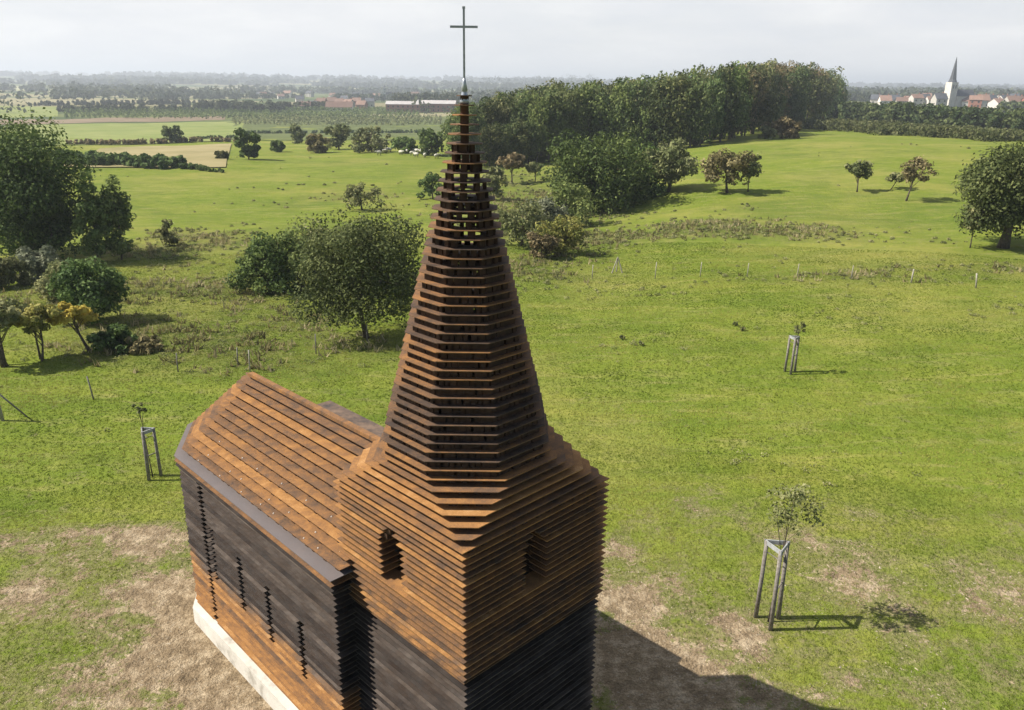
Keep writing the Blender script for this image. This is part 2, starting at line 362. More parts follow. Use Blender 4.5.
# ------------------------------------------------------------------ dirt and rough masks (wear of the place itself)
CH = (-.60, 10.92)            # tower axis
def uvxy(u, v): return ((v-u)/2**.5, (v+u)/2**.5)
patch = [(625, 550, .9, .5), (672, 582, .9, .6), (722, 620, .8, .55), (745, 642, .8, .5), (690, 505, 1.3, .45), (715, 490, .8, .3), (820, 545, 1.4, .45), (790, 540, 1, .3), (860, 512, 1.0, .35),
         (885, 600, .9, .35), (850, 575, 1.1, .4), (1005, 590, 1.1, .6), (1018, 522, .9, .35), (985, 610, .9, .5), (770, 692, .8, .5), (900, 635, .7, .3), (820, 690, .5, .3), (650, 520, .8, .3),
         (60, 545, 1.4, .4), (120, 545, 1.6, .5), (170, 540, 1.3, .5), (20, 600, 1.2, .5), (90, 590, 1.0, .45), (150, 590, 1.2, .5), (50, 640, .5, .3), (110, 650, .6, .4), (180, 650, 1.4, .9), (215, 690, 1.2, 1.0),
         (190, 610, 1.2, .6), (140, 700, .9, .5), (70, 700, .6, .3), (640, 640, 1.6, .8), (680, 690, 1.6, .8), (620, 600, 1.1, .5), (950, 560, .9, .3), (740, 520, .8, .3), (10, 540, .8, .3), (930, 690, .7, .3)]
PT = [(at(a, b), r, s) for a, b, r, s in patch]
def dirtmask(x, y):
    u = (y-x)/2**.5; v = (x+y)/2**.5
    dx = np.maximum(np.maximum(9.2-u, u-16.2), 0); dy = np.maximum(np.maximum(5.5-v, v-9.1), 0)
    d1 = np.hypot(dx, dy); d2 = np.maximum(np.maximum(6.6-u, u-9.7), 0); d2 = np.hypot(d2, np.maximum(np.maximum(5.8-v, v-8.8), 0))
    d = np.minimum(d1, d2)
    m = .95*np.exp(-(d/.95)**2)+.31*np.exp(-(d/4.4)**2)
    for p, r, s in PT: m = m+s*1.15*np.exp(-(((x-p.x)/(r*.75))**2+((y-p.y)/(r*.62))**2))
    m = m+.22*(1-ss(15, 22, y))+.12*np.exp(-((x-9)/5)**2-((y-16)/3.5)**2)
    n = fbm(x*1.0+50, y*1.7+20, 1.5, 4)
    m = m*(.12+1.55*n)+(n-.62)*.35*np.exp(-(d/8)**2)
    return np.clip(m, 0, 1.2)
RP = [(at(a, b), rx, ry, s) for a, b, rx, ry, s in ((700, 228, 10, 4.0, 1.0), (780, 232, 7, 2.5, .7), (850, 242, 7, 2.0, .4), (640, 238, 7, 2.5, .7), (190, 245, 6, 7, 1.2), (180, 290, 6, 4, 1.), (220, 330, 7, 4, .9), (250, 350, 4, 2.5, .6), (130, 345, 4, 2, .8),
                             (560, 262, 5, 3, .9), (520, 275, 4, 3, .8), (530, 215, 7, 12, 1.0), (500, 190, 6, 14, .8), (340, 350, 5, 2, .6), (900, 275, 13, 2.5, .5), (1000, 270, 6, 2, .5), (340, 195, 9, 8, .4), (60, 300, 6, 6, .6), (540, 180, 5, 20, .5))]
def roughmask(x, y):
    m = 0*x
    for p, rx, ry, s in RP:
        m = m+s*np.exp(-(((x-p.x)/rx)**2+((y-p.y)/ry)**2))
    n = fbm(x+7, y*1.5, 3.5, 4); return np.clip(m*(.2+1.6*n)+(n-.6)*.8, 0, 1)

# ------------------------------------------------------------------ ground sheet
def build_ground():
    rs_ = [0.0]+list(np.geomspace(1.2, 11000, 640)); az = list(np.arange(-66, 66.01, .6))+list(np.arange(70, 291, 5.5)); az = np.radians(az); na = len(az)
    Rr, A = np.meshgrid(rs_[1:], az, indexing='ij'); X = Rr*np.sin(A); Y = Rr*np.cos(A); Z = terr(X, Y)
    V = np.concatenate([[[0, 0, tz(0, 0.01)]], np.stack([X, Y, Z], -1).reshape(-1, 3)]); nr = len(rs_)-1
    i, j = np.meshgrid(np.arange(nr-1), np.arange(na), indexing='ij'); jn = (j+1) % na
    Q = np.stack([1+i*na+j, 1+i*na+jn, 1+(i+1)*na+jn, 1+(i+1)*na+j], -1).reshape(-1, 4)[:, ::-1]
    T3 = np.stack([np.zeros(na, int), 1+(np.arange(na)+1) % na, 1+np.arange(na)], -1)
    me = bpy.data.meshes.new('ground'); me.vertices.add(len(V)); me.vertices.foreach_set('co', V.reshape(-1))
    lv = np.concatenate([Q.reshape(-1), T3[:, ::-1].reshape(-1)]); me.loops.add(len(lv)); me.loops.foreach_set('vertex_index', lv.astype('i'))
    ls = np.concatenate([np.arange(len(Q))*4, len(Q)*4+np.arange(na)*3]); me.polygons.add(len(ls)); me.polygons.foreach_set('loop_start', ls.astype('i'))
    me.polygons.foreach_set('use_smooth', np.ones(len(ls), bool))
    for nm, fn in (('dirt', dirtmask), ('rough', roughmask)):
        a = me.attributes.new(nm, 'FLOAT', 'POINT'); a.data.foreach_set('value', fn(V[:, 0], V[:, 1]).astype('f'))
    me.materials.append(M['ground']); me.update(calc_edges=True); me.validate()
    o = bpy.data.objects.new('ground', me); C.objects.link(o)
    if me.polygons[100].normal.z < 0: me.flip_normals()
    tag(o, 'rolling green pasture with worn bare earth round the steel church', 'meadow', kind='structure')
build_ground()

tick('grass')
# ------------------------------------------------------------------ grass (nobody could count it)
def blades(name, r0, r1, amax, dens, h, w, label, leaf='grass', mode='grass', cl=5):
    rs = np.random.RandomState(int(r0*7)+len(name))
    area = math.radians(2*amax)/2*(r1*r1-r0*r0); n = int(area*dens)
    r = np.sqrt(rs.uniform(r0*r0, r1*r1, n)); a = np.radians(rs.uniform(-amax, amax, n)); x = r*np.sin(a); y = r*np.cos(a)
    d = dirtmask(x, y); ro = roughmask(x, y); gn = fbm(x, y, 1.1, 3)
    u = (y-x)/2**.5; v = (x+y)/2**.5
    ok = ~(((u > 9.2) & (u < 16.9) & (v > 5.35) & (v < 9.4)) | ((u > 6.55) & (u < 9.8) & (v > 5.7) & (v < 9)))
    if mode == 'grass': ok &= rs.rand(n) > (d*1.05-.08)
    if mode == 'rough': ok &= rs.rand(n) < (ro*1.1-.25)
    x, y, d, gn, ro = x[ok], y[ok], d[ok], gn[ok], ro[ok]; m = len(x)
    x = np.repeat(x, cl)+rs.normal(size=m*cl)*h*.45; y = np.repeat(y, cl)+rs.normal(size=m*cl)*h*.45
    z = terr(x, y); g = np.repeat(gn, cl); m *= cl
    th = rs.uniform(0, 6.28, m); hh = h*(.4+.9*rs.rand(m))*(.6+.8*g); ww = w*(.6+.8*rs.rand(m)); ln = h*rs.uniform(.2, .9, m); ph = rs.uniform(0, 6.28, m)
    dx, dy = np.cos(th)*ww/2, np.sin(th)*ww/2
    V = np.stack([np.stack([x-dx, y-dy, z-.01], -1), np.stack([x+dx, y+dy, z-.01], -1), np.stack([x+np.cos(ph)*ln, y+np.sin(ph)*ln, z+hh], -1)], 1)
    o = quads_mesh(name, V, leaf, np.clip(.5+rs.normal(size=m)*.17+(g-.5)*1.0+(fbm(x+31, y*1.7, 3.2, 4)-.5)*2.2, 0, 1), nv=3)
    tag(o, label, 'grass', kind='stuff')
blades('short_grass', 7.5, 24, 62, 260, .038, .013, 'short worn grass around the steel church')
blades('pasture_grass', 24, 60, 58, 75, .045, .024, 'green pasture grass beyond the church')
def stones():
    rs = np.random.RandomState(3); n = 26000; r = np.sqrt(rs.uniform(7.5**2, 22**2, n)); a = np.radians(rs.uniform(-42, 42, n)); x, y = r*np.sin(a), r*np.cos(a); u = (y-x)/2**.5; v = (x+y)/2**.5
    ok = (dirtmask(x, y)*(.5+fbm(x, y, .8, 3)) > .34) & ~(((u > 9.1) & (u < 17) & (v > 5.3) & (v < 9.5)) | ((u > 6.4) & (u < 9.9) & (v > 5.6) & (v < 9.1)))
    x, y = x[ok], y[ok]; m = len(x); z = terr(x, y); s = rs.uniform(.003, .009, m)*(1+1.0*(rs.rand(m) > .97)); th = rs.uniform(0, 6.28, m); L_ = s*np.where(rs.rand(m) < .5, 1, 3.)
    c, q = np.cos(th), np.sin(th); P0 = np.stack([x, y, z], -1); A = np.stack([c*L_, q*L_, 0*s], -1); B = np.stack([-q*s, c*s, 0*s], -1); U = np.stack([0*s, 0*s, s*.8], -1)
    F_ = [np.stack([P0-A-B, P0+A-B, P0+A*.5+U, P0-A*.5+U], 1), np.stack([P0+A-B, P0+A+B, P0+A*.5+U, P0+A*.5+U*.99], 1), np.stack([P0+A+B, P0-A+B, P0-A*.5+U, P0+A*.5+U], 1), np.stack([P0-A+B, P0-A-B, P0-A*.5+U, P0-A*.5+U*.99], 1)]
    o = quads_mesh('gravel_and_straw', np.concatenate(F_), 'debris', np.tile(rs.rand(m), 4)); tag(o, 'loose stones and straw bits on the trodden earth round the church', 'gravel', kind='stuff')
simple('debris', [(.3, (.20, .16, .11)), (.5, (.33, .27, .19)), (.7, (.48, .42, .33))], 9, .9)
stones()
blades('rough_grass', 22, 95, 50, 3.0, .28, .10, 'rough dry tussocks along the wet hollows', 'dry_grass', 'rough', 7)

tick('church')
# ------------------------------------------------------------------ church
church = empty('steel_plate_church', (CH[0], CH[1], 0), R(45))
tag(church, 'see-through chapel of stacked rusty steel plates with tall pointed spire', 'church')
TU, TV = 8.15, 7.30
def L(u, v): return (v-TV, u-TU)       # local x, y
PTH = .012
def inset(poly, d):
    n = len(poly); out = []
    for i in range(n):
        a, b, c = Vector(poly[i-1]), Vector(poly[i]), Vector(poly[(i+1) % n])
        e1 = (b-a).normalized(); e2 = (c-b).normalized(); n1 = Vector((-e1.y, e1.x)); n2 = Vector((-e2.y, e2.x))
        k = (n1+n2); k = k/(1+n1.dot(n2)); out.append(tuple(b+k*d))
    return out
def ring(mb, poly, z, w, wins=None, jag=0, th=PTH):
    """one steel plate course: mitred strips along each edge of the outline (counter-clockwise), split at the openings"""
    inn = inset(poly, w); n = len(poly)
    for i in range(n):
        j = (i+1) % n; a, b = Vector(poly[i]), Vector(poly[j]); ai, bi = Vector(inn[i]), Vector(inn[j])
        cuts = [(s0, s1) for (e, z0, z1, s0, s1) in (wins or []) if e == i and z0 <= z <= z1]
        Lg = (b-a).length; t0 = 0.; segs = []
        for s0, s1 in sorted(cuts): segs.append((t0, s0/Lg)); t0 = s1/Lg
        segs.append((t0, 1.))
        d = (b-a).normalized(); nn = Vector((-d.y, d.x))
        for s, e in segs:
            p0 = a.lerp(b, s) if s > 0 else a; p1 = a.lerp(b, e) if e < 1 else b
            q0 = p0+nn*w if s > 0 else ai; q1 = p1+nn*w if e < 1 else bi
            mb.prism([tuple(p0), tuple(p1), tuple(q1), tuple(q0)], z-th, z)
def spacers(mb, poly, z0, z1, step, ins, sz, rng, wins=None, lens=(1, 1), skip=0.):
    ip = inset(poly, ins+sz/2); n = len(poly)
    for i in range(n):
        a, b = Vector(ip[i]), Vector(ip[(i+1) % n]); Lg = (b-a).length; k = max(1, int(Lg/step)); ang = math.atan2(b.y-a.y, b.x-a.x)
        for q in range(k):
            if rng.random() < skip: continue
            t = (q+.5+rng.uniform(-.2, .2))/k
            if any(e == i and w0 <= z1+PTH+.001 <= w1 and s0-.06 < t*Lg < s1+.06 for (e, w0, w1, s0, s1) in (wins or [])): continue
            p = a.lerp(b, t); mb.box(p.x, p.y, (z0+z1)/2, sz*rng.uniform(*lens), sz, z1-z0-.0005, ang)
rng = random.Random(3)
half = 1.49
sq = [(-half, -half), (half, -half), (half, half), (-half, half)]          # ccw; edge0: -u face, edge1: +v, edge2: +u, edge3: -v face
twin = []
for e, s0, s1, zl in ((3, 1.14, 1.64, 4.30), (0, 1.18, 1.60, 4.42)):
    twin += [(e, zl, zl+.66, s0, s1), (e, zl+.66, zl+.76, s0+.05, s1-.07), (e, zl+.76, zl+.86, s0+.13, s1-.17)]
EAVE = 5.5
class Two(MB):                     # plates in slot 0, spacer blocks in slot 1 of the same part
    pass
tower = MB(); z = .46
while z < EAVE+.02:
    ins = .05 if z < 3.40 else 0
    p = inset(sq, ins+rng.uniform(-.006, .006)); w = [(e, a, b, s0-ins, s1-ins) for e, a, b, s0, s1 in twin]
    ring(tower, p, z+.06, .34, w); k = len(tower.m)
    spacers(tower, p, z-.04, z+.06-PTH, .24, .075, .055, rng, w, (1, 2.2)); tower.m[k:] = [1]*(len(tower.m)-k); z += .1
tower.build('tower_wall', ['rust_tower', 'rust_gap_shade'], church); ztw = z-.1+.06
def octo(a_face, a_diag):
    q = a_diag*2**.5-a_face; q = max(.02, min(q, a_face)); A, B = a_face, q
    return [(B, -A), (A, -B), (A, B), (B, A), (-B, A), (-A, B), (-A, -B), (-B, -A)]
def plate(mb, p, z, w, z0, step, ins, sz, wins=None, lens=(1, 2), skip=0.):
    ring(mb, p, z, w); k = len(mb.m); spacers(mb, p, z0, z-PTH, step, ins, sz, rng, wins, lens, skip); mb.m[k:] = [1]*(len(mb.m)-k)
br = MB(); zt = ztw; nb = 6
for i in range(nb):
    t = (i+1)/(nb+.0); z = zt+.1*(i+1); af = half+(1.265-half)*t; ad = half*2**.5*.985+(1.265-half*2**.5*.985)*t
    p = octo(af, ad); br.prism(p, z-PTH, z); k = len(br.m); spacers(br, p, z-.1, z-PTH, .16, .11, .055, rng, None, (1, 2)); br.m[k:] = [1]*(len(br.m)-k)
zb = z; sp = MB()
while z < 10.96:
    z += .12
    a = max(.05, .055+.236*(11.2-z)); a *= 1+rng.uniform(-.008, .008)
    if z < 10.55: plate(sp, octo(a, a), z, min(.30, a*.72), z-.12, .085 if z < 8.9 else .12, .06 if z > 9.8 else .075, .05, None, (1.1, 2.2), .14 if z > 8.9 else .0)
    else:
        sp.prism(octo(a*1.05, a*1.05), z-PTH, z); sp.prism(octo(.055, .055), z-.12+.0002, z-PTH-.0002, 1)
spo = sp.build('spire', ['rust_spire', 'rust_gap_shade'], church); spo.location = (-.042, .042, 0); br.build('spire_skirt', ['rust_broach', 'rust_gap_shade'], church)
cap = MB()
cap.tube([(0, 0, 10.94), (0, 0, 10.97), (0, 0, 11.07), (0, 0, 11.09), (0, 0, 11.10), (0, 0, 11.20), (0, 0, 11.25)], [.062, .062, .038, .034, .046, .024, .017], 12)
cap.build('spire_cap', 'lead_cap', church, True).location = (-.042, .042, 0)
cr = MB(); cr.box(0, 0, 11.66, .026, .026, .86, R(-45)); cr.box(0, 0, 11.862, .35, .022, .028, R(-45)); cr.box(0, 0, 12.085, .036, .028, .03, R(-45))
cr.build('cross', 'grey_metal', church).location = (-.042, .042, 0)

# nave
VM = 7.3; NU0, NU1 = 9.26, 15.13
near = lambda u: 5.42+.10*(u-NU0)/(NU1-NU0)
foot = [L(NU0, 5.42), L(NU0, 9.16), L(NU1, 9.10), L(16.4, 8.25), L(16.85, 7.3), L(16.45, 6.38), L(NU1, 5.52)]
def edge_s(u): return NU1-u
def on_wall(px, py, v=5.47):
    d = ray(px, py); n = Vector((1, 1, 0))/2**.5; t = v/(n.dot(d)); p = Vector((0, 0, CAMH))+d*t
    return (p.y-p.x)/2**.5, p.z
nwin = []
for (x0, y0, y1) in ((208, 532, 580), (237, 560, 610), (266, 590, 643), (300, 626, 678)):
    u0, za = on_wall(x0, y0); u1, zb_ = on_wall(x0+2, y1); s = edge_s((u0+u1)/2); nwin.append((6, zb_, za, s-.08, s+.08))
u0, za = on_wall(192, 470); nwin.append((6, -1, 3.80, edge_s(u0)-.08, edge_s(u0)+.08))
nw = MB(); z = .50
while z < 3.95:
    ov = 0 if z > 3.8 else .05
    ov += rng.uniform(-.013, .013)
    p = inset(foot, ov); w = [(e, a, b, s0-ov, s1-ov) for e, a, b, s0, s1 in nwin]
    ring(nw, p, z, .34, w); k = len(nw.m); spacers(nw, p, z-.1, z-PTH, .26, .08, .055, rng, w, (1, 2.2)); nw.m[k:] = [1]*(len(nw.m)-k); z += .1
zn = z-.1
nw.build('nave_wall', ['rust_nave', 'rust_gap_shade'], church)
rf = MB(); NL = 13
def roofpoly(t):
    out = []
    for (x, y) in foot:
        v = x+TV; u = y+TU; v2 = VM+(v-VM)*(1-.985*t); u2 = u-(u-NU1-.02)*t*.93 if u > NU1+.1 else u+.03*t if u > 14 else u+.25*t
        out.append(L(u2, v2))
    return out
rf.prism(foot, zn+.1-PTH, zn+.1)
for i in range(1, NL+1):
    t = .10+.88*(i-1)/(NL-1); p = roofpoly(t); z = zn+.1+.1*i
    if t < .75: plate(rf, p, z, .30, z-.1, .3, .05, .05)
    else: rf.prism(p, z-PTH, z)
    for q in range(7 if i in (1, 2, 4) else 0):
        v = VM+(near(12)-VM)*(1-.985*t)+rng.uniform(.04, .09); x, y = L(9.8+q*.75+rng.uniform(-.3, .3), v); rf.tube([(x, y, z), (x, y, z+.012)], [.016, .010], 6, 2)
rf.box(*L(12.3, VM), zn+.1+.1*NL+.03, .12, 5.6, .05)
rf.build('nave_roof', ['rust_roof', 'rust_gap_shade', 'bolt_glint'], church)
ch = MB(); z = 3.90; ap = [L(9.9, 8.8), L(9.9, 9.22), L(15.2, 9.22), L(15.2, 8.8)]
while z < 4.12: ring(ch, ap, z+.033, .3); z += .1
ch.prism([(x, y) for x, y in inset(ap, -.02)], 4.13, 4.142)
ch.build('eave_ledge', 'grey_steel', church)
cb = MB(); fo = inset(foot, -.04)
cb.prism(fo, -.35, .39); cb.prism(inset(sq, -.03), -.35, .405)
cb.build('concrete_base', 'concrete', church)

tick('sapling')
# ------------------------------------------------------------------ sapling guards and saplings
def guard(px, py, hpx, label, lean=(0, 0)):
    p = at(px, py); H = ztop(p, px, hpx); r = H*.128
    g = empty('tree_guard', p, rng.uniform(-.08, .08)); tag(g, label, 'tree guard', 'wooden guards round young trees')
    pts = [(r*math.cos(a), r*math.sin(a)) for a in (R(-98), R(22), R(142))]
    for x, y in pts:
        m = MB(); m.tube([(x*1.12, y*1.12, -.1), (x*1.04, y*1.04, H*.5), (x, y, H)], [.052, .048, .044], 8); m.build('post', 'stake_wood', g, True)
    m = MB()
    for i in range(3):
        a, b = Vector(pts[i]), Vector(pts[(i+1) % 3]); c = (a+b)/2; m.box(c.x*1.12, c.y*1.12, H-.045, (b-a).length*1.22, .022, .10, math.atan2(b.y-a.y, b.x-a.x))
    m.build('top_frame', 'grey_board', g)
    m = MB()
    for i in range(3):
        a, b = Vector(pts[i]), Vector(pts[(i+1) % 3]); c = (a+b)/2*1.1
        if i == 0: m.box(c.x, c.y, H*.50, (b-a).length*.96, .02, .03, math.atan2(b.y-a.y, b.x-a.x)); m.build('rail', 'stake_wood', g)
        m = MB(); m.tube([(a.x*.9, a.y*.9, H*.86), (0, 0, H*.82)], [.012, .012], 4); m.build('tie', 'stake_wood', g)
    return p, H
p, H = guard(768, 622, 542, 'large three-post guard with triangular grey top, right of the church')
t = make_tree(3.5, 1.15, 'round', 'leaf_olive', 1000, .06, .62, 30, 21, .022, (.26, .05), 'young_tree'); t.location = p
tag(t, 'leafy young tree growing out of the nearest guard right of the church', 'young tree', 'young trees in guards')
p, H = guard(790, 373, 336, 'small pale-topped guard alone on the open slope right of the spire')
t = make_tree(ztop(p, 790, 320), .5, 'round', 'leaf_olive', 160, .08, .74, 14, 22, .02, (.15, 0), 'young_tree'); t.location = p
tag(t, 'thin sparse young tree in the guard on the open slope', 'young tree', 'young trees in guards')
p, H = guard(153, 477, 428, 'slender three-post guard left of the nave roof')
t = make_tree(ztop(p, 145, 402), .35, 'round', 'leaf_olive', 160, .06, .80, 12, 23, .02, (-.12, 0), 'young_tree'); t.location = p
tag(t, 'tiny tufted young tree in the guard left of the nave', 'young tree', 'young trees in guards')

# ------------------------------------------------------------------ fence posts and braces
def post(px, py, top, label, mt='pale_wood', r=.04, lean=0):
    p = at(px, py); H = max(.8, ztop(p, px, top)); o = MB()
    o.tube([(0, 0, -.15), (lean*.5, 0, H*.55), (lean, .01, H)], [r, r*.97, r*.9], 8); o = o.build('fence_post', mt, None, True); o.location = p
    tag(o, label, 'fence post', 'posts of the field fence')
for px, py, top, lab in ((592, 279, 265, 'thin fence post just left of the white tripod brace'), (655, 279, 262, 'faint thin post first to the right of the tripod brace'), (700, 277, 262, 'pale post second to the right of the tripod brace'),
                         (747, 277, 263, 'pale post third right of the tripod brace, upslope from the small guard'), (797, 277, 264, 'pale post fourth right of the tripod brace'), (851, 279, 266, 'whitish post standing fifth right of the tripod brace'),
                         (911, 283, 269, 'bright yellowish post second from the right end of the fence'), (976, 288, 273, 'leaning bright post at the right end of the fence'),
                         (316, 354, 334, 'grey post in front of the big apple tree, to its left'), (250, 372, 350, 'pale post just above the nave roof end'), (178, 372, 358, 'short post in the grass upslope of the left guard'),
                         (94, 400, 376, 'tall brownish leaning post far left of the nave'), (238, 366, 352, 'very thin stake behind the nave roof'), (367, 341, 322, 'short stake against the apple tree trunk')):
    post(px, py, top, lab, 'pale_wood' if px > 500 or px == 250 else 'stake_wood', .045 if px > 900 else .028, -.12 if px in (94, 976) else .03)
p = at(617, 273); H = ztop(p, 617, 257); b = MB()
for dx, dy in ((-.36, -.1), (.36, -.1), (0, .35)): b.tube([(dx, dy, -.08), (0, 0, H)], [.04, .035], 6)
b = b.build('tripod_brace', 'pale_wood'); b.location = p; tag(b, 'white three-legged fence brace beyond the spire', 'fence brace')
p = at(3, 421); H = 1.35; e = empty('braced_fence_post', p); tag(e, 'white corner post with long sloping strut at the left picture edge', 'fence post')
b = MB(); b.tube([(0, 0, -.1), (-.1, 0, H)], [.06, .055], 8); b.build('post', 'pale_wood', e, True)
b = MB(); q = at(27, 417)-p; b.tube([(q.x, q.y, q.z), (-.1, 0, H*.85)], [.03, .03], 6); b.build('strut', 'stake_wood', e, True)

tick('trees near')
# ------------------------------------------------------------------ trees near and middle distance
def T(px, py, top, wpx, kind, leaf, label, nl=4000, size=.15, base=.22, clumps=70, seed=1, name='broadleaf_tree', cat='tree', group=None, stems=1, lean=0, bare=0, trunk=None, dy=0):
    p = at(px, py); p.y += dy
    H = ztop(p, px, top); W = width(p, wpx)
    t = make_tree(H, W, kind, leaf, nl, size, base, clumps, seed, trunk, (lean, 0), name, stems, bare); t.location = (p.x, p.y, tz(p.x, p.y))
    tag(t, label, cat, group); return t
S = 'shrub'
T(22, 264, 108, 122, 'column', 'leaf_dark', 'huge dark broadleaf tree filling the left picture edge', 26000, .18, .04, 260, 31, dy=2)
T(-30, 262, 135, 85, 'round', 'leaf_dark', 'dark tree cut off by the left picture edge behind the huge one', 9000, .22, .1, 120, 32, dy=5)
T(46, 262, 192, 52, 'dome', 'leaf_dark', 'lower dark bush at the right foot of the huge left tree', 6000, .18, .03, 90, 33, name=S, cat='bush', dy=1)
T(98, 263, 165, 33, 'column', 'leaf_mid', 'narrow upright tree with pointed top, left one of the close pair', 4200, .19, .05, 80, 34)
T(116, 262, 173, 33, 'column', 'leaf_mid', 'narrow upright tree, right one of the close pair beside the dark tree', 4200, .19, .05, 80, 35, dy=.8)
T(170, 246, 216, 18, 'column', 'leaf_olive', 'small pointed bush alone in the brown scrub behind the left meadow', 900, .17, .02, 26, 36, name=S, cat='bush')
T(42, 280, 247, 46, 'dome', 'leaf_silver', 'rounded grey-green willow bush below the huge dark tree', 4200, .16, .02, 60, 37, name=S, cat='bush', stems=3)
T(2, 288, 252, 44, 'dome', 'leaf_olive', 'grey-green bush at the left edge below the huge dark tree', 3600, .16, .02, 60, 38, name=S, cat='bush')
T(92, 322, 258, 66, 'dome', 'leaf_dark', 'big dark round bush behind the golden-leaved tree', 8000, .15, .05, 110, 39, name=S, cat='bush')
T(66, 300, 262, 50, 'dome', 'leaf_olive', 'pale brown-green bush leaning on the big dark round bush', 3600, .15, .02, 60, 40, name=S, cat='bush')
T(90, 351, 298, 44, 'flat', 'leaf_gold', 'small slanting tree with golden yellow leaves', 2400, .15, .42, 46, 41, trunk=.07, lean=-.8)
T(40, 360, 298, 54, 'flat', 'leaf_yellow_green', 'thin-stemmed small tree with yellow-green crown left of the golden tree', 2400, .14, .42, 50, 42, stems=3, trunk=.05)
T(4, 366, 288, 62, 'flat', 'leaf_olive', 'multi-stemmed olive tree at the left edge in the meadow', 3200, .14, .35, 60, 43, stems=3, trunk=.07)
T(116, 350, 326, 44, 'dome', 'leaf_dark', 'low dark bush to the right of the golden tree', 2400, .14, .02, 44, 44, name=S, cat='bush')
T(143, 350, 338, 40, 'dome', 'leaf_rust', 'low brownish bramble beside the low dark bush', 1500, .13, .02, 30, 45, name='bramble_bush', cat='bush')
T(367, 338, 208, 124, 'dome', 'leaf_applegreen', 'large round-headed fruit tree just left of the spire', 25000, .115, .13, 240, 46, name='fruit_tree', stems=1, trunk=.12, bare=6)
T(272, 292, 234, 72, 'dome', 'leaf_dark', 'dark thicket bush at the left end behind the big fruit tree', 6500, .16, .02, 90, 47, name=S, cat='bush')
T(303, 288, 228, 84, 'dome', 'leaf_mid', 'green-brown bush between the dark thicket and the big fruit tree', 5500, .16, .02, 80, 48, name=S, cat='bush')
T(340, 280, 218, 86, 'dome', 'leaf_olive', 'tall bush hidden half behind the big fruit tree', 4500, .16, .02, 70, 49, name=S, cat='bush')
T(362, 210, 183, 38, 'dome', 'leaf_olive', 'small spreading bush in the meadow above the big fruit tree', 1700, .20, .05, 34, 50, name=S, cat='bush')
T(433, 199, 170, 28, 'dome', 'leaf_dark', 'dark bush peeping out left of the spire', 1800, .22, .03, 34, 51, name=S, cat='bush')
# back row of the left meadow
for i, (px, py, top, w, kind, leaf, lab) in enumerate((
    (173, 143, 125, 23, 'dome', 'leaf_dark', 'single round dark bush on the edge of the light green field'),
    (247, 160, 128, 25, 'dome', 'leaf_dark', 'dark bushy tree at the corner of the straw field'),
    (295, 144, 122, 16, 'column', 'leaf_olive', 'narrow dark tree in the row behind the left meadow'),
    (318, 153, 134, 24, 'dome', 'leaf_rust', 'low brownish bush in the row behind the left meadow'),
    (338, 150, 123, 30, 'dome', 'leaf_olive', 'broad olive bush mid row behind the left meadow'),
    (371, 153, 125, 40, 'dome', 'leaf_olive', 'widest rounded tree of the row behind the left meadow'),
    (405, 153, 136, 30, 'dome', 'leaf_dark', 'low dark bush between the wide tree and the spire'),
    (432, 156, 124, 30, 'dome', 'leaf_dark', 'dark tree touching the left side of the spire in the back row'),
    (218, 160, 150, 12, 'dome', 'leaf_olive', 'tiny bush at the end of the long dark hedge'),
    (278, 152, 140, 14, 'dome', 'leaf_dark', 'little round bush right of the dark corner tree'))):
    T(px, py, top, w, kind, leaf, lab, 1500, .5, .03, 40, 60+i, name=S if 'bush' in lab else 'broadleaf_tree', cat='bush' if 'bush' in lab else 'tree', dy=i % 3)
